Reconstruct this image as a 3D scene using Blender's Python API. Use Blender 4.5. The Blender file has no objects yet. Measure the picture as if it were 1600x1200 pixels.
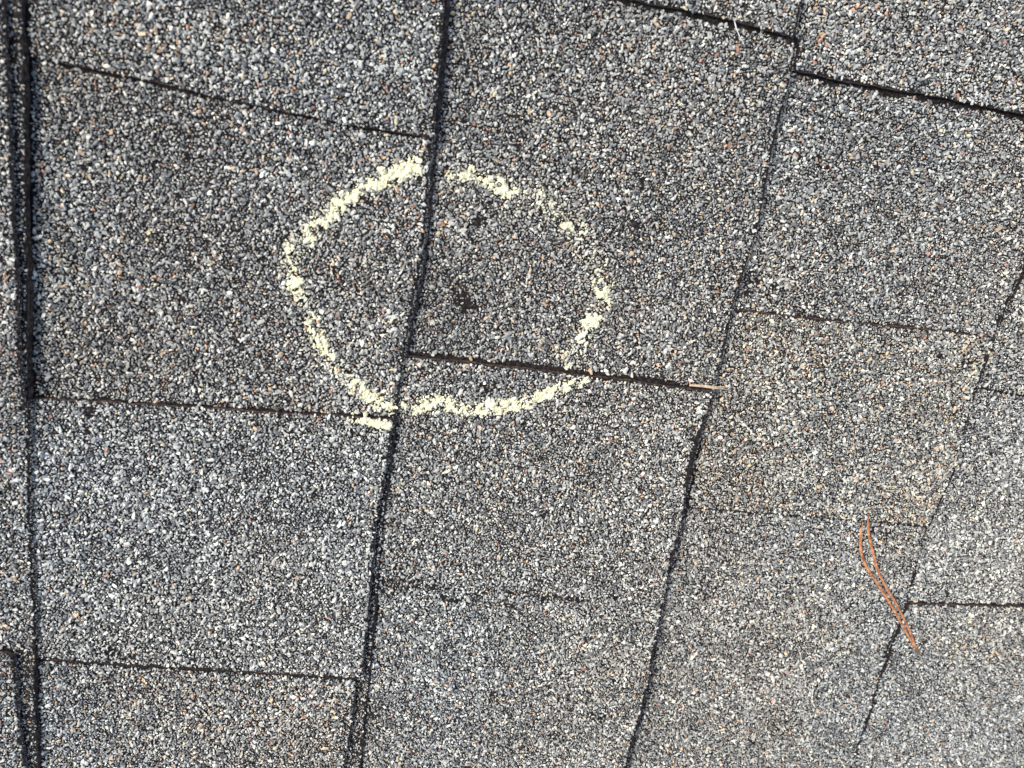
import bpy, bmesh, math, random
import numpy as np
from mathutils import Matrix, Vector

# ------------------------------------------------------------------ camera, sky, sun, exposure
MM = 0.001                                    # everything below is measured in millimetres on the roof plane
S = bpy.context.scene
R3 = [[0.969874, -0.151507, -0.190761], [0.089286, 0.949659, -0.300294], [0.226654, 0.274215, 0.934577]]
T3 = [-184.7937, -17.012, 293.2154]
Rm = np.array(R3); Cp = -Rm.T @ np.array(T3)
fl = lambda r: Vector((r[0], -r[1], -r[2]))
right, down, fwd = fl(Rm[0]), fl(Rm[1]), fl(Rm[2])
cd = bpy.data.cameras.new('camera'); cam = bpy.data.objects.new('camera', cd)
S.collection.objects.link(cam); S.camera = cam
M = Matrix.Identity(4)
for k, vec in enumerate((right, -down, -fwd)):
    for j in range(3): M[j][k] = vec[j]
loc = fl(Cp) * MM
for j in range(3): M[j][3] = loc[j]
cam.matrix_world = M
cd.sensor_width = 9.8; cd.lens = 9.8 * 1200 / 1600
cd.clip_start = 0.01; cd.clip_end = 100
cd.dof.use_dof = True; cd.dof.focus_distance = 0.362; cd.dof.aperture_fstop = 3.0

SUN_AZ, SUN_EL = math.radians(160), math.radians(43)     # azimuth counter-clockwise from +x
W = bpy.data.worlds.new('World'); S.world = W; W.use_nodes = True
nt = W.node_tree; bg = nt.nodes['Background']
sky = nt.nodes.new('ShaderNodeTexSky'); sky.sky_type = 'NISHITA'; sky.sun_disc = False
sky.sun_elevation = SUN_EL; sky.sun_rotation = math.pi / 2 - SUN_AZ
sky.air_density = 1.0; sky.dust_density = 4.0; sky.ozone_density = 1.0
nt.links.new(sky.outputs[0], bg.inputs[0]); bg.inputs[1].default_value = 0.095
sd = bpy.data.lights.new('sun', 'SUN'); sun = bpy.data.objects.new('sun', sd); S.collection.objects.link(sun)
sd.energy = 1.35; sd.angle = math.radians(16); sd.color = (1.0, 0.97, 0.93)
sv = Vector((math.cos(SUN_AZ) * math.cos(SUN_EL), math.sin(SUN_AZ) * math.cos(SUN_EL), math.sin(SUN_EL)))
sun.rotation_euler = sv.to_track_quat('Z', 'Y').to_euler(); sun.location = sv * 3
S.view_settings.view_transform = 'Standard'; S.view_settings.look = 'None'
S.view_settings.exposure = 1.02; S.view_settings.gamma = 1.0; S.view_settings.use_curve_mapping = False

rng = np.random.default_rng(11)
# ------------------------------------------------------------------ noise
def hash2(ix, iy, seed):
    h = (ix.astype(np.int64) * 374761393 + iy.astype(np.int64) * 668265263 + seed * 1442695041) & 0xffffffff
    h = ((h ^ (h >> 13)) * 1274126177) & 0xffffffff
    return ((h ^ (h >> 16)) & 0xffffff) / float(0xffffff)
def vnoise(x, y, s, seed=0):
    x = np.asarray(x, float) / s; y = np.asarray(y, float) / s
    ix, iy = np.floor(x), np.floor(y); fx, fy = x - ix, y - iy
    fx = fx * fx * (3 - 2 * fx); fy = fy * fy * (3 - 2 * fy)
    a = hash2(ix, iy, seed); b = hash2(ix + 1, iy, seed); c = hash2(ix, iy + 1, seed); d = hash2(ix + 1, iy + 1, seed)
    return (a * (1 - fx) + b * fx) * (1 - fy) + (c * (1 - fx) + d * fx) * fy * 1.0
def fbm(x, y, s, seed=0, o=3):
    t = 0; a = 1; n = 0
    for k in range(o):
        t = t + a * vnoise(x, y, s / 2 ** k, seed + 17 * k); n += a; a *= .55
    return t / n                                   # about 0..1, mean .5

# ------------------------------------------------------------------ materials
def mat(name):
    m = bpy.data.materials.new(name); m.use_nodes = True
    n = m.node_tree.nodes; return m, n, m.node_tree.links, n['Principled BSDF']
def ramp(n, stops):
    r = n.new('ShaderNodeValToRGB'); e = r.color_ramp.elements
    while len(e) < len(stops): e.new(.5)
    for q, (p, c) in zip(e, stops): q.position = p; q.color = (*c, 1)
    return r
# mineral granules: every stone carries its own colour
gran, n, l, b = mat('mineral_granule')
a = n.new('ShaderNodeAttribute'); a.attribute_type = 'INSTANCER'; a.attribute_name = 'stone'
tc = n.new('ShaderNodeTexCoord'); ns = n.new('ShaderNodeTexNoise'); ns.inputs['Scale'].default_value = 1.6; ns.inputs['Detail'].default_value = 3
l.new(tc.outputs['Object'], ns.inputs['Vector'])
mr = n.new('ShaderNodeMapRange'); mr.inputs[1].default_value = .3; mr.inputs[2].default_value = .7; mr.inputs[3].default_value = .8; mr.inputs[4].default_value = 1.25
l.new(ns.outputs[0], mr.inputs[0])
mx = n.new('ShaderNodeMix'); mx.data_type = 'RGBA'; mx.blend_type = 'MULTIPLY'; mx.inputs[0].default_value = 1
l.new(a.outputs['Color'], mx.inputs[6]); l.new(mr.outputs[0], mx.inputs[7]); l.new(mx.outputs[2], b.inputs['Base Color'])
b.inputs['Roughness'].default_value = .62; b.inputs['Specular IOR Level'].default_value = .45
# asphalt bed between the granules
asph, n, l, b = mat('weathered_asphalt')
g = n.new('ShaderNodeNewGeometry'); ns = n.new('ShaderNodeTexNoise'); ns.inputs['Scale'].default_value = 900; ns.inputs['Detail'].default_value = 4
l.new(g.outputs['Position'], ns.inputs['Vector'])
r = ramp(n, [(.35, (.004, .004, .004)), (.55, (.021, .017, .016)), (.75, (.075, .06, .052))])
l.new(ns.outputs[0], r.inputs[0]); l.new(r.outputs[0], b.inputs['Base Color']); b.inputs['Roughness'].default_value = .9
b.inputs['Specular IOR Level'].default_value = .2
# cut edge: brown-black, fibrous
edge, n, l, b = mat('cut_asphalt_edge')
g = n.new('ShaderNodeNewGeometry'); ns = n.new('ShaderNodeTexNoise'); ns.inputs['Scale'].default_value = 700; ns.inputs['Detail'].default_value = 5
l.new(g.outputs['Position'], ns.inputs['Vector'])
r = ramp(n, [(.3, (.011, .008, .007)), (.5, (.055, .038, .031)), (.72, (.16, .12, .10))])
l.new(ns.outputs[0], r.inputs[0]); l.new(r.outputs[0], b.inputs['Base Color']); b.inputs['Roughness'].default_value = .85
b.inputs['Specular IOR Level'].default_value = .25
bp = n.new('ShaderNodeBump'); bp.inputs['Distance'].default_value = .0004; bp.inputs['Strength'].default_value = .8
l.new(ns.outputs[0], bp.inputs['Height']); l.new(bp.outputs[0], b.inputs['Normal'])
# granulated surface for the roof beyond the field of single stones
far, n, l, b = mat('granulated_surface')
g = n.new('ShaderNodeNewGeometry'); vo = n.new('ShaderNodeTexVoronoi'); vo.inputs['Scale'].default_value = 780
l.new(g.outputs['Position'], vo.inputs['Vector'])
sx = n.new('ShaderNodeSeparateColor'); l.new(vo.outputs['Color'], sx.inputs[0])
r = ramp(n, [(0, (.09, .1, .12)), (.35, (.2, .215, .235)), (.7, (.38, .39, .4)), (.93, (.42, .3, .21)), (1, (.62, .6, .55))])
l.new(sx.outputs[0], r.inputs[0])
dk = ramp(n, [(.3, (1, 1, 1)), (.62, (.05, .05, .05))]); l.new(vo.outputs['Distance'], dk.inputs[0])
mx = n.new('ShaderNodeMix'); mx.data_type = 'RGBA'; mx.blend_type = 'MULTIPLY'; mx.inputs[0].default_value = 1
l.new(r.outputs[0], mx.inputs[6]); l.new(dk.outputs[0], mx.inputs[7]); l.new(mx.outputs[2], b.inputs['Base Color'])
bp = n.new('ShaderNodeBump'); bp.invert = True; bp.inputs['Distance'].default_value = .0008
l.new(vo.outputs['Distance'], bp.inputs['Height']); l.new(bp.outputs[0], b.inputs['Normal']); b.inputs['Roughness'].default_value = .7
# chalk
chalk, n, l, b = mat('pale_yellow_chalk')
g = n.new('ShaderNodeNewGeometry'); ns = n.new('ShaderNodeTexNoise'); ns.inputs['Scale'].default_value = 700; ns.inputs['Detail'].default_value = 4
l.new(g.outputs['Position'], ns.inputs['Vector'])
r = ramp(n, [(.3, (.80, .77, .50)), (.5, (.90, .87, .60)), (.7, (.95, .93, .70))])
a = n.new('ShaderNodeAttribute'); a.attribute_type = 'INSTANCER'; a.attribute_name = 'stone'
mx = n.new('ShaderNodeMix'); mx.data_type = 'RGBA'; mx.blend_type = 'MULTIPLY'; mx.inputs[0].default_value = 1
l.new(ns.outputs[0], r.inputs[0]); l.new(r.outputs[0], mx.inputs[6]); l.new(a.outputs['Color'], mx.inputs[7]); l.new(mx.outputs[2], b.inputs['Base Color']); b.inputs['Roughness'].default_value = .95
b.inputs['Specular IOR Level'].default_value = .1
bp = n.new('ShaderNodeBump'); bp.inputs['Distance'].default_value = .0003; l.new(ns.outputs[0], bp.inputs['Height']); l.new(bp.outputs[0], b.inputs['Normal'])
def plain(name, c0, c1, scale, rough):
    m, n, l, b = mat(name)
    g = n.new('ShaderNodeNewGeometry'); ns = n.new('ShaderNodeTexNoise'); ns.inputs['Scale'].default_value = scale; ns.inputs['Detail'].default_value = 4
    l.new(g.outputs['Position'], ns.inputs['Vector'])
    r = ramp(n, [(.35, c0), (.65, c1)]); l.new(ns.outputs[0], r.inputs[0]); l.new(r.outputs[0], b.inputs['Base Color'])
    b.inputs['Roughness'].default_value = rough; return m
needle_m = plain('dry_pine_needle', (.24, .085, .03), (.64, .30, .13), 420, .5)
sheath_m = plain('needle_sheath', (.10, .05, .03), (.22, .12, .07), 900, .8)
straw_m = plain('dry_straw', (.48, .34, .22), (.70, .56, .40), 500, .6)
fibre_m = plain('white_fibre', (.65, .64, .62), (.85, .84, .82), 600, .6)
deck_m = plain('roof_felt', (.012, .012, .013), (.03, .03, .032), 90, .9)

# ------------------------------------------------------------------ the stone shapes, and the node group that scatters them
def stone_mesh(k, material):
    rs = np.random.default_rng(100 + k); bm = bmesh.new()
    ax = np.array([1.0 + rs.uniform(0, .38), 1.0 - rs.uniform(0, .22), .78 + rs.uniform(-.15, .1)])
    for _ in range(11 + k % 5):
        p = rs.normal(size=3); p /= np.linalg.norm(p); p *= rs.uniform(.82, 1.08)
        bm.verts.new(p * ax)
    out = bmesh.ops.convex_hull(bm, input=bm.verts[:])
    junk = [e for e in out['geom_interior'] + out['geom_unused'] if isinstance(e, bmesh.types.BMVert)]
    if junk: bmesh.ops.delete(bm, geom=list(set(junk)), context='VERTS')
    bmesh.ops.recalc_face_normals(bm, faces=bm.faces[:])
    me = bpy.data.meshes.new('stone'); bm.to_mesh(me); bm.free(); me.materials.append(material)
    return me
NV = 10
def scatter_group(name, material):
    ng = bpy.data.node_groups.new(name, 'GeometryNodeTree')
    ng.interface.new_socket('Geometry', in_out='INPUT', socket_type='NodeSocketGeometry')
    ng.interface.new_socket('Geometry', in_out='OUTPUT', socket_type='NodeSocketGeometry')
    N = ng.nodes; Lk = ng.links
    gi = N.new('NodeGroupInput'); go = N.new('NodeGroupOutput')
    gti = N.new('GeometryNodeGeometryToInstance')
    for k in range(NV):                          # each shape is read as plain mesh data
        o = bpy.data.objects.new('stone_shape', stone_mesh(k, material))
        oi = N.new('GeometryNodeObjectInfo'); oi.inputs['Object'].default_value = o; oi.inputs['As Instance'].default_value = False
        Lk.new(oi.outputs['Geometry'], gti.inputs[0])
    iop = N.new('GeometryNodeInstanceOnPoints'); iop.inputs['Pick Instance'].default_value = True
    def attr(nm, ty):
        q = N.new('GeometryNodeInputNamedAttribute'); q.data_type = ty; q.inputs[0].default_value = nm
        return [s for s in q.outputs if s.enabled and s.name == 'Attribute'][0]
    Lk.new(gi.outputs[0], iop.inputs['Points']); Lk.new(gti.outputs[0], iop.inputs['Instance'])
    Lk.new(attr('shape', 'INT'), iop.inputs['Instance Index'])
    Lk.new(attr('turn', 'FLOAT_VECTOR'), iop.inputs['Rotation']); Lk.new(attr('size', 'FLOAT_VECTOR'), iop.inputs['Scale'])
    Lk.new(iop.outputs[0], go.inputs[0]); return ng
G_STONE = scatter_group('scatter_stones', gran)
G_CHALK = scatter_group('scatter_chalk', chalk)

def link(o, parent=None):
    S.collection.objects.link(o)
    if parent is not None: o.parent = parent
    return o
def stones(name, P, size, col, group, parent=None, tilt=.45):
    """P (n,3) mm, size (n,) mm radius, col (n,3)"""
    n = len(P); me = bpy.data.meshes.new(name); me.vertices.add(n)
    me.vertices.foreach_set('co', (np.asarray(P) * MM).astype(np.float32).ravel())
    def A(nm, ty, key, data):
        at = me.attributes.new(nm, ty, 'POINT'); at.data.foreach_set(key, data)
    sz = np.repeat(np.asarray(size)[:, None], 3, 1) * MM
    sz[:, 0] *= rng.uniform(.85, 1.25, n); sz[:, 1] *= rng.uniform(.78, 1.05, n); sz[:, 2] *= rng.uniform(.8, 1.1, n)
    A('size', 'FLOAT_VECTOR', 'vector', sz.astype(np.float32).ravel())
    rot = np.c_[rng.normal(0, tilt, n), rng.normal(0, tilt, n), rng.uniform(0, 6.283, n)]
    A('turn', 'FLOAT_VECTOR', 'vector', rot.astype(np.float32).ravel())
    A('shape', 'INT', 'value', rng.integers(0, NV, n).astype(np.int32))
    c4 = np.c_[col, np.ones(n)]
    A('stone', 'FLOAT_COLOR', 'color', c4.astype(np.float32).ravel())
    o = bpy.data.objects.new(name, me); link(o, parent)
    md = o.modifiers.new('scatter', 'NODES'); md.node_group = group
    o['kind'] = 'stuff'; return o

# ------------------------------------------------------------------ layout of the courses (mm; x runs down the slope, y up the picture)
EX = 141.5
L_RAW = {
 0: [(2.6, 119.1), (1.7, 32.8), (1.1, -21.7), (0.8, -70.8), (1.3, -110.6), (1.3, -141.4), (1.6, -197.6)],
 1: [(141.7, 145.0), (142.4, 110.5), (143.9, 51.0), (141.9, 10.1), (141.1, -62.8), (142.7, -129.3), (144.1, -201.8)],
 2: [(282.6, 171.3), (284.4, 145.6), (284.4, 113.2), (285.9, 77.2), (283.0, 46.4), (284.1, 26.8), (282.2, -9.8), (283.6, -58.1), (282.4, -83.9), (284.1, -133.5), (285.8, -180.0), (284.6, -203.9)],
 3: [(427.1, 78.9), (425.0, 55.5), (423.5, 33.4), (424.6, 13.6), (427.0, -23.7), (422.9, -65.7), (425.0, -100.8), (424.0, -138.9), (425.1, -189.5)]}
def U(i, y):
    y = np.asarray(y, float)
    if i in L_RAW:
        q = sorted((p[1], p[0]) for p in L_RAW[i]); return np.interp(y, [a[0] for a in q], [a[1] for a in q])
    return np.full_like(y, 1.3 + EX * i)
DROP = {-2: 3.5, -1: 3.5, 0: 4.8, 1: 4.4, 2: 4.45, 3: 2.6, 4: 3.0, 5: 3.0}      # height of a butt edge over the course below
def zbase(i, x, y):
    """top of the lower layer of course i"""
    k = np.clip((x - U(i - 1, y)) / EX, -.3, 1.05)
    return DROP[i] * k + 1.1 * (fbm(x, y, 55, 5 + i, 2) - .5) + .35 * (vnoise(x, y, 13, 40 + i) - .5)
TOP_Z = 12.0
def line(pts):
    xs = [p[0] for p in pts]; ys = [p[1] for p in pts]
    return lambda x: np.interp(x, xs, ys)
LA = line([(-20, 102.5), (1.7, 101.8), (42.2, 100.1), (71.5, 98.0), (109.6, 96.3), (136.4, 96.5), (150, 96.5)])
LB = line([(-20, -23), (0.7, -22.9), (33.7, -21.5), (90.3, -19.9), (136.7, -18.4), (150, -18.2)])
LC = line([(-20, -140.6), (1.1, -141.5), (38.4, -143.4), (74.5, -144.9), (131.5, -148.0), (150, -148.6)])
LD = line([(120, 9), (142.0, 9.0), (188.6, 8.9), (228.0, 8.6), (268.9, 7.7), (290, 7.4)])
LZ = line([(120, 159), (212.4, 158.4), (255.3, 158.4), (275.0, 157.2), (290, 156.8)])
LF = line([(260, 145.8), (284.9, 145.8), (313.6, 145.7), (356.1, 146.6), (400.5, 146.7), (440, 147)])
LG = line([(260, 44.3), (283.3, 44.5), (333.6, 45.1), (392.0, 46.9), (421.9, 46.6), (440, 46.5)])
LH = line([(260, -53), (285.0, -53.4), (389.2, -54.6), (422.0, -55.5), (440, -56)])
LI = line([(400, 21.5), (426.4, 21.1), (452.3, 19.4), (600, 15)])
LJ = line([(400, -103), (426.4, -102.6), (501.5, -101.3), (600, -101)])
LK = line([(-160, -130), (-12.1, -134.9), (-3.7, -136.7), (20, -138)])
LK0 = line([(-160, -20), (20, -26)])
flat = lambda v: line([(-1e4, v), (1e4, v)])
def ins(*p):
    q = sorted((b, a) for b, a in p)
    return lambda y: np.interp(y, [a[0] for a in q], [a[1] for a in q])
FOOT = {1: .5, 2: .8, 3: 1.5, 4: 1.9, 5: 1.2}  # bare asphalt widths below the butt edges, widened to imitate the soft shade there
RIM = {2: .75, 3: 1.0, 1: .25}
GAPS = {}                                     # bare strip left open along a joint (mm)
for f_, g_ in ((LA, (.1, .75)), (LB, (.1, .3)), (LC, (1.0, 1.15)), (LD, (.7, 1.2)), (LZ, (.2, 1.2)), (LF, (.3, 1.9)), (LG, (.3, .55)), (LH, (.5, 1.0)), (LI, (.3, .8)), (LJ, (.3, .7)), (LK, (.5, 1.0))):
    GAPS[id(f_)] = g_                         # (on the raised side, on the lower side)
# (course, lower y, upper y, raise mm, inset of the top layer's butt edge, tone, tan, sparse)
Y0, Y1 = -400, 380
PANELS = [
 (0, LK0, flat(Y1), 2.3, ins((-26, 1.2), (32, 2.4), (119, 5.0), (200, 5)), 1.06, 1.0, .0),
 (0, LK, LK0, 0, None, 1.12, 1.25, 0),
 (0, flat(Y0), LK, 2.2, ins((-137, 7.0), (-160, 6.0), (-200, 4.0)), 1.06, 1.3, .03),
 (1, LA, flat(Y1), 2.2, ins((96, .3), (150, .8)), 1.14, .9, 0),
 (1, LB, LA, 0, None, 1.08, 1.0, .05),
 (1, LC, LB, 2.3, ins((-18, .2), (-30, 1.2), (-60, 2.6), (-120, 3.4), (-148, 3.2)), 1.18, .22, 0),
 (1, flat(Y0), LC, 1.7, ins((-148, 6.8), (-170, 5.5), (-200, 7.5)), 1.18, 1.3, .02),
 (2, LZ, flat(Y1), 2.2, ins((150, 1.5), (200, 1.0)), 1.05, .9, 0),
 (2, LD, LZ, 0, None, .98, 1.0, .03),
 (2, flat(Y0), LD, 2.0, ins((8, .6), (-40, 1.6), (-90, .7), (-140, .2), (-200, 1.2)), 1.12, .75, .0),
 (3, LF, flat(Y1), 2.6, ins((140, 1), (200, 1)), 1.08, 1.0, 0),
 (3, LG, LF, 0, None, 1.02, .9, .01),
 (3, LH, LG, 1.3, ins((-60, .4), (50, .6)), 1.10, 1.61, .0),
 (3, flat(Y0), LH, .25, ins((-60, .2), (-200, .2)), 1.05, .7, .0),
 (4, LI, flat(Y1), 1.6, ins((-60, .4), (50, .6)), 1.05, .6, 0),
 (4, LJ, LI, 0, None, 1.12, .25, 0),
 (4, flat(Y0), LJ, 1.7, ins((-60, .4), (50, .6)), 1.07, .6, 0),
]
for i in (-2, -1, 5):
    for j, (a, b_) in enumerate([(Y0, -190), (-190, -60), (-60, 75), (75, 200), (200, Y1)]):
        PANELS.append((i, flat(a), flat(b_), 2.0 if j % 2 == 0 else 0, ins((0, .5)) if j % 2 == 0 else None, 1.05, 1, 0))

# field of single stones: the photographed patch of roof and a margin round it
FIELD = np.array([(-42, 150), (395, 232), (610, -262), (-52, -238)], float)
def in_poly(x, y, P):
    r = np.ones(np.shape(x), bool)
    for k in range(len(P)):
        a, b_ = P[k], P[(k + 1) % len(P)]
        r &= ((b_[0] - a[0]) * (y - a[1]) - (b_[1] - a[1]) * (x - a[0])) <= 0
    return r

# ------------------------------------------------------------------ chalk strokes (mm): points, half width, strength
STROKES = [
 ([(137.5, 84.2), (133.2, 82.2), (126.6, 78.6), (119.6, 74.2), (113.2, 69.0), (106.0, 62.2), (100.2, 55.0), (96.0, 47.8), (94.6, 41.0), (96.1, 34.0)], 3.7, .76),
 ([(96.1, 34.6), (101.3, 24.8), (106.3, 14.8), (113.2, 3.2), (122.6, -5.4), (132.6, -11.8), (138.8, -15.0)], 3.0, .66),
 ([(123.8, -19.9), (131.5, -20.3), (138.2, -21.2)], 1.8, 1.15),
 ([(154.0, 84.2), (160.8, 85.2), (168.8, 84.2), (177.6, 80.8)], 3.2, .74),
 ([(187.7, 82.4), (196.7, 77.3), (208.0, 68.3), (215.2, 59.9), (219.9, 51.7), (222.8, 43.0)], 4.6, .26),
 ([(222.8, 45.0), (221.4, 36.8), (217.8, 27.7)], 3.2, .55),
 ([(218.6, 32), (216.9, 25.0)], 2.4, .8),
 ([(217.8, 24), (214.4, 15.1), (217, 9)], 4.8, .30),
 ([(220.4, 6.0), (210.0, 1.3), (202.3, -3.4)], 2.5, .95),
 ([(202.3, -2.4), (199.5, -6.1), (188.5, -9.0), (174.5, -11.9), (163.3, -11.4)], 3.0, .85),
 ([(158.7, -10.8), (152.3, -11.9), (147.2, -13.0)], 3.4, .72)]
def chalk_field(x, y):
    f = np.zeros(np.shape(x))
    for pts, w, s in STROKES:
        d = np.full(np.shape(x), 1e9)
        for (ax, ay), (bx, by) in zip(pts[:-1], pts[1:]):
            t = np.clip(((x - ax) * (bx - ax) + (y - ay) * (by - ay)) / ((bx - ax) ** 2 + (by - ay) ** 2), 0, 1)
            d = np.minimum(d, np.hypot(x - ax - t * (bx - ax), y - ay - t * (by - ay)))
        f = np.maximum(f, s * np.clip(1.35 - (d / (w * 1.15)) ** 2 * .85, 0, 1.2))
    return f
HOLES = [(165, 37, 5.2, .5), (163, 30, 4.4, .5), (167, 31, 3.5, .4), (164.2, 33.4, 3.2, .9), (160.8, 36.5, 2.2, .8), (168, 36, 2.0, .6), (166.0, 67.9, 2.6, .9), (21.9, -25.5, 2.0, 1), (21.2, -34.5, 1.8, 1), (179.7, -1.8, 3.6, .6), (32.7, -137.6, 3.5, .8),
 (40, -138.5, 2.5, .6), (121.3, 69.9, 2.0, .9), (256.0, -101.9, 2.5, .6), (88.9, -46.9, 2.5, .5), (443.1, -180.0, 2.8, .6), (238.9, -183.3, 3, .6), (146, -172, 4, .6), (150, -101, 5, .5),
 (176, -106, 3.5, .7), (205, -107, 4, .5), (291, 60, 5, .6), (288, 53, 4, .6), (303, 56, 5, .45), (206, -160, 4, .5), (262, -170, 5, .5), (398, -63, 4, .6), (412, 34, 4, .5), (398, 36, 3, .5), (152, 104, 3, .4)]
HOLES += [(160, -98, 2.5, .6), (168, -100.5, 2.5, .6), (190, -103, 2.2, .5), (222, -104, 2, .5), (236, -103, 2, .45)]
for _ in range(90):
    HOLES.append((rng.uniform(-20, 540), rng.uniform(-210, 190), rng.uniform(.7, 1.4), rng.uniform(.15, .45)))

PAL = np.array([(.105, .112, .122), (.17, .178, .188), (.26, .268, .275), (.37, .376, .378), (.50, .50, .485), (.64, .63, .59), (.50, .36, .25), (.37, .20, .145), (.56, .47, .33), (.25, .165, .12)])
PW = np.array([.085, .14, .22, .24, .17, .085, .033, .011, .019, .012])
def colours(x, y, tone, tan):
    n = len(x); w = PW.copy(); w[6:] *= tan; w /= w.sum()
    c = PAL[rng.choice(len(PAL), n, p=w)] * rng.uniform(.8, 1.2, n)[:, None]
    g = (.89 + .22 * fbm(x, y, 34, 61, 3)) * (.9 + .2 * vnoise(x, y, 5, 62))
    c = c * (g * tone * 1.04)[:, None] * np.array([.985, 1.0, .94])
    if tan > 1.6: c = c * np.array([1.0, .985, .95])
    dirt = np.clip((fbm(x, y, 46, 71, 3) - .52) * 3, 0, 1)[:, None]
    c = c * (1 - dirt * np.array([.06, .09, .12]))
    blue = (vnoise(x, y, 60, 63) - .5)
    c[:, 2] *= 1 + .07 * blue; c[:, 0] *= 1 - .06 * blue
    return np.clip(c, .01, .9)

# ------------------------------------------------------------------ roof
def mesh_obj(name, V, F, mats, parent=None, fm=None, smooth=False):
    me = bpy.data.meshes.new(name); me.from_pydata([tuple(q) for q in (np.asarray(V) * MM)], [], F)
    for m in mats: me.materials.append(m)
    if fm is not None: me.polygons.foreach_set('material_index', fm)
    if smooth: me.polygons.foreach_set('use_smooth', [True] * len(me.polygons))
    me.update(); return link(bpy.data.objects.new(name, me), parent)
# roof deck under everything
dv = [(x, y, z) for z in (-22, -7.5) for x, y in ((-460, -460), (880, -460), (880, 440), (-460, 440))]
roof = mesh_obj('roof', dv, [(3, 2, 1, 0), (4, 5, 6, 7), (0, 1, 5, 4), (1, 2, 6, 5), (2, 3, 7, 6), (3, 0, 4, 7)], [deck_m])
roof['label'] = 'weathered grey asphalt shingle roof seen close up from above, with overlapping granule-covered courses'
roof['kind'] = 'structure'

def edge_wobble(s, seed): return .55 * (vnoise(s, s * 0, 6, seed) - .5) + .5 * (vnoise(s, s * 0, 1.7, seed + 3) - .5) + .9 * (vnoise(s, s * 0, 24, seed + 5) - .5)
WALL_TOP = [(0, 0), (.28, -.35), (.42, -.9), (.30, -1.5), (.05, -2.1), (-.2, -3.6)]
def wall_base(depth, wide=1.0):
    return [(o * wide, z) for o, z in wall_base0(depth)]
def wall_base0(depth):
    if depth > 4.5: return [(0, 0), (.2, -.5), (.1, -1.2), (-.25, -1.4), (.4, -1.7), (.6, -2.6), (.2, -2.9), (.7, -3.2), (.5, -4.2), (.1, -depth - 1.6)]
    return [(0, 0), (.25, -.4), (.35, -1.0), (-.25, -1.25), (.75, -1.45), (.95, -2.1), (.6, -2.5), (1.75, -2.75), (1.9, -3.4), (1.3, -depth - 1.6)]
chalk_pts = []
def build_slab(i, lo, hi, zf, xr, xl, seed, prof, step=2.6, walls=(1, 1, 1)):
    """a slab with a ragged right (butt) edge and ragged side edges; returns V, F, material index"""
    ys = None
    ylo0 = float(lo(xr(0.))) ; yhi0 = float(hi(xr(0.)))
    near = (yhi0 > -230 and ylo0 < 235)
    ny = max(3, int((min(yhi0, 1e3) - ylo0) / step)); nx = max(3, int(150 / step))
    t = np.linspace(0, 1, ny + 1); s = np.linspace(0, 1, nx + 1)
    Tm, Sm = np.meshgrid(t, s, indexing='ij')
    X = np.zeros_like(Tm); Y = np.zeros_like(Tm)
    y = ylo0 + Tm * (yhi0 - ylo0)
    for _ in range(3):
        xr_ = xr(y) + edge_wobble(y, seed); xl_ = xl(y)
        X = xl_ + Sm * (xr_ - xl_)
        a = lo(X) + edge_wobble(X, seed + 50) * .8; b_ = hi(X) - edge_wobble(X, seed + 80) * .8
        y = a + Tm * (b_ - a)
    Y = y; Z = zf(X, Y)
    V = [np.c_[X.ravel(), Y.ravel(), Z.ravel()]]; F = []; fm = []
    w = nx + 1
    cx = ((X[:-1, :-1] + X[1:, 1:]) / 2).ravel(); cy = ((Y[:-1, :-1] + Y[1:, 1:]) / 2).ravel()
    inf = in_poly(cx, cy, FIELD)
    q = 0
    for r_ in range(ny):
        for c in range(nx):
            a = r_ * w + c; F.append((a, a + 1, a + w + 1, a + w)); fm.append(0 if inf[q] else 2); q += 1
    # walk the rim: lower side left to right, butt edge upwards, upper side right to left
    rim = [(0, c) for c in range(nx)] + [(r_, nx) for r_ in range(ny)] + [(ny, c) for c in range(nx, -1, -1)]
    rim.insert(0, (0, 0)) if rim[0] != (0, 0) else None
    P = np.array([(X[r_, c], Y[r_, c], Z[r_, c]) for r_, c in rim]); idx0 = [r_ * w + c for r_, c in rim]
    # finer rim samples
    tang = np.gradient(P[:, :2], axis=0); nrm = np.c_[tang[:, 1], -tang[:, 0]]; nrm /= np.linalg.norm(nrm, axis=1)[:, None] + 1e-9
    base = len(V[0]); ar = np.cumsum(np.r_[0, np.hypot(*np.diff(P[:, :2], axis=0).T)])
    prev = idx0
    for k, (o, z) in enumerate(prof[1:]):
        jit = .35 * (vnoise(ar, ar * 0 + k * 9, 1.9, seed + 7) - .5) + .5 * (vnoise(ar, ar * 0 + k * 31, 9, seed + 9) - .5)
        f = min(1, abs(z))
        Q = P.copy(); Q[:, :2] += nrm * (o + jit * f)[:, None]; Q[:, 2] += z
        cur = list(range(base, base + len(Q))); V.append(Q); base += len(Q)
        for m_ in range(len(Q) - 1):
            F.append((prev[m_], cur[m_], cur[m_ + 1], prev[m_ + 1])); fm.append(1)
        prev = cur
    return np.vstack(V), F, fm

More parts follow.
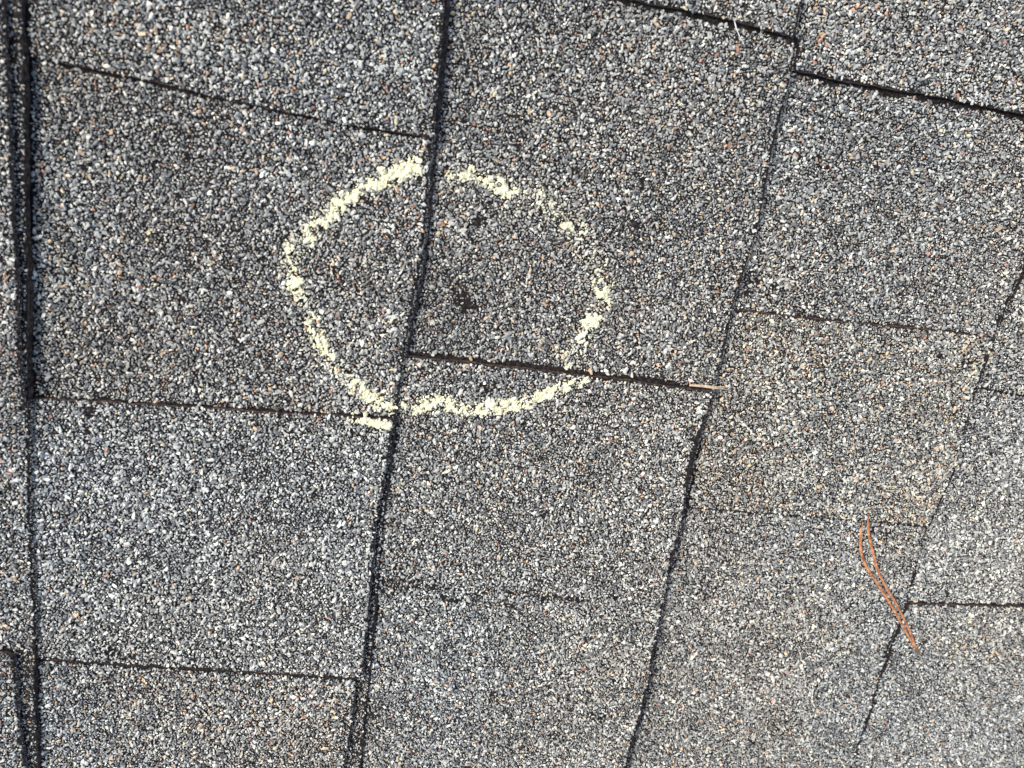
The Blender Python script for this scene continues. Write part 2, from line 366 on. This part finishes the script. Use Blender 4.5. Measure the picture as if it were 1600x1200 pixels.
def sample(i, lo, hi, xr, xl, spacing, seed):
    r2 = np.random.default_rng(seed)
    x0 = max(float(xl(0.)) - 4, FIELD[:, 0].min()); x1 = min(float(np.max(xr(np.linspace(-240, 235, 50)))) + 3, FIELD[:, 0].max())
    y0 = max(min(float(lo(x0)), float(lo(x1))) - 2, FIELD[:, 1].min()); y1 = min(max(float(hi(x0)), float(hi(x1))) + 2, FIELD[:, 1].max())
    if x1 <= x0 or y1 <= y0: return np.zeros((0, 2))
    gx = np.arange(x0, x1, spacing); gy = np.arange(y0, y1, spacing * .866)
    GX, GY = np.meshgrid(gx, gy); GX = GX + (np.arange(len(gy)) % 2)[:, None] * spacing / 2
    GX = GX + r2.uniform(-.34, .34, GX.shape) * spacing; GY = GY + r2.uniform(-.34, .34, GY.shape) * spacing
    x, y = GX.ravel(), GY.ravel()
    ok = in_poly(x, y, FIELD) & (x < xr(y)) & (x > xl(y)) & (y > lo(x)) & (y < hi(x))
    return np.c_[x[ok], y[ok]]

total = 0
for pi, (i, lo, hi, rise, inset, tone, tan, sparse) in enumerate(PANELS):
    sd_ = 1000 + 37 * pi
    raised = rise > 0
    zf0 = lambda x, y, i=i: zbase(i, x, y)
    zf = (lambda x, y, i=i, rise=rise, sd_=sd_: zbase(i, x, y) + rise + .5 * (vnoise(x, y, 30, sd_) - .5)) if raised else zf0
    Ub = lambda y, i=i: U(i, y)
    xr = (lambda y, i=i, inset=inset: U(i, y) - inset(y)) if raised else Ub
    xl = lambda y, i=i: U(i - 1, y) - 16
    gap = .35
    if raised: lo2 = (lambda x, lo=lo: lo(x) + gap); hi2 = (lambda x, hi=hi: hi(x) - gap)
    else: lo2 = (lambda x, lo=lo: lo(x) - 7); hi2 = (lambda x, hi=hi: hi(x) + 7)
    xc = float(U(i, 0.)) - 70
    gx_, gy_ = np.meshgrid(np.linspace(xc - 70, xc + 70, 15), np.linspace(float(lo(xc)), float(hi(xc)), 60))
    visible = in_poly(gx_.ravel(), gy_.ravel(), FIELD).any()
    st = 2.2 if visible else 9
    V, F, fm = build_slab(i, lo2, hi2, zf, xr, xl, sd_, WALL_TOP if raised else wall_base(DROP[i], 1.5 if i == 1 else 1), st)
    sh = mesh_obj('shingle', V, F, [asph, edge, far], roof, fm, smooth=False)
    if raised:
        xlb = lambda y, i=i: U(i, y) - 30
        lob = (lambda x, lo=lo: lo(x) + 7.4); hib = (lambda x, hi=hi: hi(x) - 7.4)
        if (i, pi) == (1, 6): hib = (lambda x, hi=hi: hi(x) - 0.2)
        if (i, pi) == (1, 5): lob = (lambda x, lo=lo: lo(x) + 0.2)
        V, F, fm = build_slab(i, lob, hib, zf0, Ub, xlb, sd_ + 11, wall_base(DROP[i], 1.5 if i == 1 else 1), st)
        mesh_obj('backing_layer', V, F, [asph, edge, far], sh, fm)
    if not visible: continue
    P2 = []; R_ = []; C_ = []; Zs = []
    def add(xy, rad, zfun, lift, t=tone):
        z = zfun(xy[:, 0], xy[:, 1]) + lift
        P2.append(np.c_[xy, z]); R_.append(rad); C_.append(colours(xy[:, 0], xy[:, 1], t, tan))
    def keep(xy, amount, sd2):
        x, y = xy[:, 0], xy[:, 1]
        bare = fbm(x, y, 7, sd2, 2) * .6 + fbm(x, y, 2.6, sd2 + 5, 2) * .4
        p = np.clip((bare - (.12 + amount)) / .05, 0, 1) * np.clip((vnoise(x, y, 1.5, sd2 + 9) - .05) / .05, 0, 1)
        for hx, hy, hr, hs in HOLES:
            d = np.hypot(x - hx, (y - hy) * 1.25) / hr
            p = p * (1 - .82 * hs * np.clip(1.5 - d, 0, 1))
        if pi == 9:                              # a faint wavering line across the lower centre shingle
            le = np.interp(x, [144, 160, 175, 206, 238, 250], [-97.5, -98.5, -100.8, -101.5, -103.4, -103]) + 1.6 * (vnoise(x, y * 0, 6, 88) - .5)
            p = p * (1 - .75 * np.clip(1.5 - np.abs(y - le) / .7, 0, 1) * (x < 250) * vnoise(x, y * 0, 13, 89))
        # fewer stones at the very rim, baring a dark asphalt line
        de = xr(y) + edge_wobble(y, sd_) - x
        p = p * np.clip(.30 + (de - (RIM.get(i, 0) + (1.0 * np.clip(1 - np.abs(y + 30) / 34, 0, 1) if i == 2 else 0)) * (.2 + 1.5 * vnoise(y, y * 0, 9, 95 + i))) / .8 + .0, 0, 1)
        if raised:
            a_, b_ = GAPS.get(id(lo), (.4, .6))[0], GAPS.get(id(hi), (.4, .6))[0]
            p = p * np.clip(.3 + (y - lo(x) - a_) / .5, 0, 1) * np.clip(.3 + (hi(x) - y - b_) / .5, 0, 1)
        else:
            a_, b_ = GAPS.get(id(lo), (.4, .6))[1], GAPS.get(id(hi), (.4, .6))[1]
            wv = -.1 + 1.3 * vnoise(x, y * 0, 9, 77) + 1.0 * vnoise(x, y * 0, 2.2, 78)
            p = p * np.clip((y - lo(x) - a_ * wv) / .3 + .08, 0, 1) * np.clip((hi(x) - y - b_ * wv) / .3 + .08, 0, 1)
        # stones left out at the foot of the course above, dark asphalt standing in for its shade
        ft = x - U(i - 1, y) - FOOT.get(i, .6) * (.3 + 1.5 * vnoise(y, y * 0, 8, 90 + i))
        p = p * np.clip(ft / .8 + .1, 0, 1)
        return rng.random(len(x)) < p
    xrr = lambda y: xr(y) + edge_wobble(y, sd_)
    lo3 = lo if raised else (lambda x: lo(x) - 1.2); hi3 = hi if raised else (lambda x: hi(x) + 1.2)
    xlg = lambda y, i=i: U(i - 1, y) - 3
    A = sample(i, lo3, hi3, xrr, xlg, 1.235, sd_ + 1); A = A[keep(A, sparse, 300)]
    rad = np.clip(np.exp(rng.normal(math.log(.55), .31, len(A))) * (.86 + .3 * fbm(A[:, 0], A[:, 1], 22, 333, 2)), .26, 1.25)
    add(A, rad, zf, rad * .55 + rng.uniform(-.05, .25, len(A)))
    B = sample(i, lo3, hi3, xrr, xlg, .92, sd_ + 2); B = B[keep(B, sparse + .02, 300)]; B = B[rng.random(len(B)) < .36]
    rad = rng.uniform(.2, .42, len(B)); add(B, rad, zf, rad * .3, tone * .95)
    # stones shed onto the ledges of the cut edges
    if raised:
        ld = sample(i, lo, hi, lambda y: U(i, y) + .1, lambda y: U(i, y) - inset(y) - 1, 1.0, sd_ + 3)
        if len(ld):
            ld = ld[rng.random(len(ld)) < .62]; rad = rng.uniform(.28, .62, len(ld)); add(ld, rad, zf0, rad * .4, tone * .9)
    ly = rng.uniform(max(float(lo(xc)), -230), min(float(hi(xc)), 200), 1500)
    lx = xr(ly) + edge_wobble(ly, sd_) + rng.uniform(-.1, .5, len(ly)); okk = in_poly(lx, ly, FIELD)
    ly, lx = ly[okk], lx[okk]; dz = -rng.uniform(.2, 3.0, len(ly))
    m_ = rng.random(len(ly)) < .55; ly, lx, dz = ly[m_], lx[m_], dz[m_]
    rad = rng.uniform(.15, .38, len(ly)); P2.append(np.c_[lx + (0 if raised else .25) - dz * (.0 if raised else .5), ly, zf(lx, ly) + dz]); R_.append(rad); C_.append(colours(lx, ly, tone * .75, tan))
    P = np.vstack(P2); Rd = np.concatenate(R_); Cc = np.vstack(C_)
    # chalked stones go to the chalk mark
    cf = chalk_field(P[:, 0], P[:, 1]); nz = .6 * fbm(P[:, 0], P[:, 1], 4.2, 501, 2) + .4 * fbm(P[:, 0], P[:, 1], 1.5, 511, 1)
    pc = np.clip((cf * 1.0 - 1.02 + (nz - .5) * 3.4 + .40) / .30, 0, 1) * (cf > .02)
    ch = (rng.random(len(P)) < pc * .93) & (np.arange(len(P)) >= 0)
    # a dusting of chalk on the neighbours
    du = np.clip(np.sqrt(cf) * 1.0 * rng.uniform(0, 1, len(P)) ** 1.7 - .03, 0, .8)[:, None]
    Cc = Cc * (1 - du) + np.array([.80, .78, .60]) * du
    if ch.any(): chalk_pts.append(np.c_[P[ch], Rd[ch], np.full(ch.sum(), pi)])
    stones('granules', P[~ch], Rd[~ch], Cc[~ch], G_STONE, sh); total += len(P)
    if tan > 1.6: sh['label'] = 'shingle with a warmer tan and brown mix of granules'
print('granules', total)

# ------------------------------------------------------------------ chalk mark
root = bpy.data.objects.new('chalk_circle', None); link(root); root.location = (155 * MM, 35 * MM, 3 * MM)
root['label'] = 'broken hand-drawn circle of pale yellow chalk across the shingles'; root['category'] = 'chalk mark'
CP = np.vstack(chalk_pts); Q = CP[:, :3].copy() - np.array([155, 35, 3]); Q[:, 2] += .10
def powder(Q):
    cf = chalk_field(Q[:, 0] + 155, Q[:, 1] + 35)[:, None]
    thin = np.clip(1.15 - cf * 1.0 + rng.normal(0, .22, (len(Q), 1)), 0, 1)     # thinly rubbed stones show more grey
    return 1.0 - thin * np.array([.20, .185, .07]) * rng.uniform(.5, 1, (len(Q), 1))
pg = stones('chalked_granules', Q, CP[:, 3] * 1.1 + .05, powder(Q), G_CHALK, root)
# crumbs of chalk caught between them
m_ = CP[:, 3] > .45; K = CP[m_][:, :3]
K = np.vstack([K, K, K]) ; K[:, :2] += rng.normal(0, .7, (len(K), 2)); K[:, 2] += rng.uniform(-.3, .2, len(K))
kn = .6 * fbm(K[:, 0], K[:, 1], 4.2, 501, 2) + .4 * fbm(K[:, 0], K[:, 1], 1.5, 511, 1)
kc = chalk_field(K[:, 0], K[:, 1]); K = K[(kc > .3) & (kc - 1.02 + (kn - .5) * 3.4 + .40 > .34)]
K = K[rng.random(len(K)) < .9]; K = K - np.array([155, 35, 3])
stones('chalk_crumbs', K, rng.uniform(.3, .72, len(K)), powder(K), G_CHALK, root)

# powder pressed in between the stones: a thin ragged crust that rises from the shingle and falls back to it
def surf_v(x, y):
    z = np.full(x.shape, np.nan)
    for (i, lo, hi, rise, inset, *_r) in PANELS:
        if i not in (1, 2): continue
        m = (x <= U(i, y) - .3) & (x > U(i - 1, y) + 1.2) & (y > lo(x) + .4) & (y <= hi(x) - .4)
        z[m] = (zbase(i, x, y) + rise)[m]
    return z
pw, n, l, b = mat('chalk_powder')
g = n.new('ShaderNodeNewGeometry'); ns = n.new('ShaderNodeTexNoise'); ns.inputs['Scale'].default_value = 1100; ns.inputs['Detail'].default_value = 4
l.new(g.outputs['Position'], ns.inputs['Vector'])
r = ramp(n, [(.3, (.72, .69, .42)), (.5, (.84, .81, .54)), (.7, (.90, .88, .62))])
l.new(ns.outputs[0], r.inputs[0]); l.new(r.outputs[0], b.inputs['Base Color']); b.inputs['Roughness'].default_value = .95; b.inputs['Specular IOR Level'].default_value = .1
bp = n.new('ShaderNodeBump'); bp.inputs['Distance'].default_value = .0003; l.new(ns.outputs[0], bp.inputs['Height']); l.new(bp.outputs[0], b.inputs['Normal'])
h = .36; gx, gy = np.meshgrid(np.arange(88, 230, h), np.arange(-28, 92, h))
kf = chalk_field(gx, gy); kn = .6 * fbm(gx, gy, 4.2, 501, 2) + .4 * fbm(gx, gy, 1.5, 511, 1)
mv = kf - 1.02 + (kn - .5) * 3.4 + .40; zs = surf_v(gx, gy)
mv = mv + (vnoise(gx, gy, 1.3, 530) - .5) * .9
up = np.clip((mv - .36) / .35, 0, 1) * (.40 + .75 * vnoise(gx, gy, .9, 520)) + .1
okv = (mv > .36) & (kf > .25) & ~np.isnan(zs)
oc = okv[:-1, :-1] & okv[1:, :-1] & okv[:-1, 1:] & okv[1:, 1:]
idx = -np.ones(gx.shape, int); F = []; V = []
for a_, b_ in zip(*np.nonzero(oc)):
    f = []
    for da, db in ((0, 0), (0, 1), (1, 1), (1, 0)):
        q = (a_ + da, b_ + db)
        if idx[q] < 0:
            idx[q] = len(V); V.append((gx[q] - 155, gy[q] - 35, zs[q] + up[q] - 3))
        f.append(int(idx[q]))
    F.append(tuple(f))
cr = mesh_obj('chalk_powder', V, F, [pw], root, None, True); cr['kind'] = 'stuff'

# ------------------------------------------------------------------ litter
def surf(x, y):
    for pi, (i, lo, hi, rise, inset, *_r) in enumerate(PANELS):
        if x <= U(i, y) and x > U(i - 1, y) and y > lo(x) and y <= hi(x):
            return float(zbase(i, x, y) + (rise if (rise == 0 or x < U(i, y) - inset(y)) else 0))
    return 0.
def tube(name, pts, rad, material, parent=None, seg=8, groove=0.0, org=(0, 0, 0)):
    P = np.array(pts, float) - np.array(org); n = len(P)
    tt = np.gradient(P, axis=0); tt /= np.linalg.norm(tt, axis=1)[:, None]
    V = []; F = []
    for k in range(n):
        sdv = np.cross(tt[k], (0, 0, 1)); sdv /= np.linalg.norm(sdv) + 1e-9; up = np.cross(sdv, tt[k])
        for j in range(seg):
            a = 2 * math.pi * j / seg; rr = rad[k] * (1 - groove * (1 if abs(math.sin(a)) > .9 and math.sin(a) > 0 else 0))
            V.append(P[k] + sdv * math.cos(a) * rr * 1.15 + up * math.sin(a) * rr * .85)
    for k in range(n - 1):
        for j in range(seg):
            a = k * seg + j; b_ = k * seg + (j + 1) % seg; F.append((a, b_, b_ + seg, a + seg))
    F.append(tuple(range(seg))[::-1]); F.append(tuple((n - 1) * seg + j for j in range(seg)))
    return mesh_obj(name, V, F, [material], parent, None, True)
def resample(pts, n):
    p = np.array(pts, float); d = np.r_[0, np.cumsum(np.hypot(*np.diff(p, axis=0).T))]
    # smooth (Catmull-Rom like) by repeated averaging of a dense polyline
    t = np.linspace(0, d[-1], n); q = np.c_[np.interp(t, d, p[:, 0]), np.interp(t, d, p[:, 1])]
    for _ in range(6): q[1:-1] = (q[:-2] + 2 * q[1:-1] + q[2:]) / 4
    return q
def over(q, lift, sm=12):
    z = np.array([surf(*v) for v in q]) + lift
    for _ in range(sm): z[1:-1] = np.maximum(z[1:-1], (z[:-2] + z[2:]) / 2) * .5 + .5 * (z[:-2] + 2 * z[1:-1] + z[2:]) / 4
    return np.c_[q, z]
N1 = [(382.8, -54.8), (384.3, -64.8), (387.5, -73.0), (393.1, -80.8), (401.0, -88.1), (409.3, -96.5), (418.4, -105.9), (427.6, -115.7), (435.9, -124.9), (441.8, -130.9)]
N2 = [(383.4, -50.2), (388.6, -62.4), (395.3, -73.7), (400.9, -83.0), (406.8, -90.0), (415.2, -98.6), (423.8, -108.0), (431.6, -117.0), (438.6, -126.6), (441.8, -130.9)]
base = (441.8, -130.9, surf(441.8, -130.9) + 1.6)
nd = bpy.data.objects.new('pine_needles', None); link(nd); nd.location = [c * MM for c in base]
nd['label'] = 'pair of dry orange-brown pine needles joined at one end, lying at the lower right'; nd['category'] = 'pine needles'
for pts in (N1, N2):
    q = resample(pts, 60); p3 = over(q, 1.75); p3[-1] = base
    k = np.linspace(0, 1, 60); rad = .68 * np.clip(k / .08, .25, 1) * (1 - .25 * k)
    tube('needle', p3, rad, needle_m, nd, 10, .35, base)
q = resample([(440.2, -129.3), (441.8, -130.9), (443.2, -132.6)], 14); p3 = over(q, 1.7, 2)
tube('sheath', p3, np.interp(np.linspace(0, 1, 14), [0, .3, .8, 1], [.55, .85, .75, .4]), sheath_m, nd, 10, 0, base)
# straw
sb = (281., 9., surf(281., 9.) + 1.)
st_ = bpy.data.objects.new('dry_straw', None); link(st_); st_.location = [c * MM for c in sb]
st_['label'] = 'short tan split straw lying at a shingle joint, right of the chalk circle'; st_['category'] = 'straw'
for dy, x1 in ((.55, 291.5), (-.55, 292.5)):
    k = np.linspace(0, 1, 24); q = np.c_[271 + (x1 - 271) * k, 8.6 + dy * k + .3 * np.sin(k * 4)]
    z = np.interp(q[:, 0], [271, 283, 293], [surf(276, 9) + .6, surf(280., 9.) + 1.4, surf(290., 9.) + 1.3])
    tube('stalk', np.c_[q, z], .42 * (1 - .6 * k ** 2), straw_m, st_, 8, .3, sb)
# white fibre
fb = (255., 158.4, surf(257, 156) + 1.2)
k = np.linspace(0, 1, 26); fp = np.c_[254.6 + 7.2 * k - .8 * np.sin(k * 3.1), 159.2 - 8.6 * k, np.full(26, surf(258, 154)) + 2.2 - .6 * k]
fo = tube('fibre', fp, .26 * (1 - .5 * k), fibre_m, None, 7, 0, fb); fo.location = [c * MM for c in fb]
fo['label'] = 'thin white curved fibre sticking out from under the raised shingle at the top right'; fo['category'] = 'fibre'
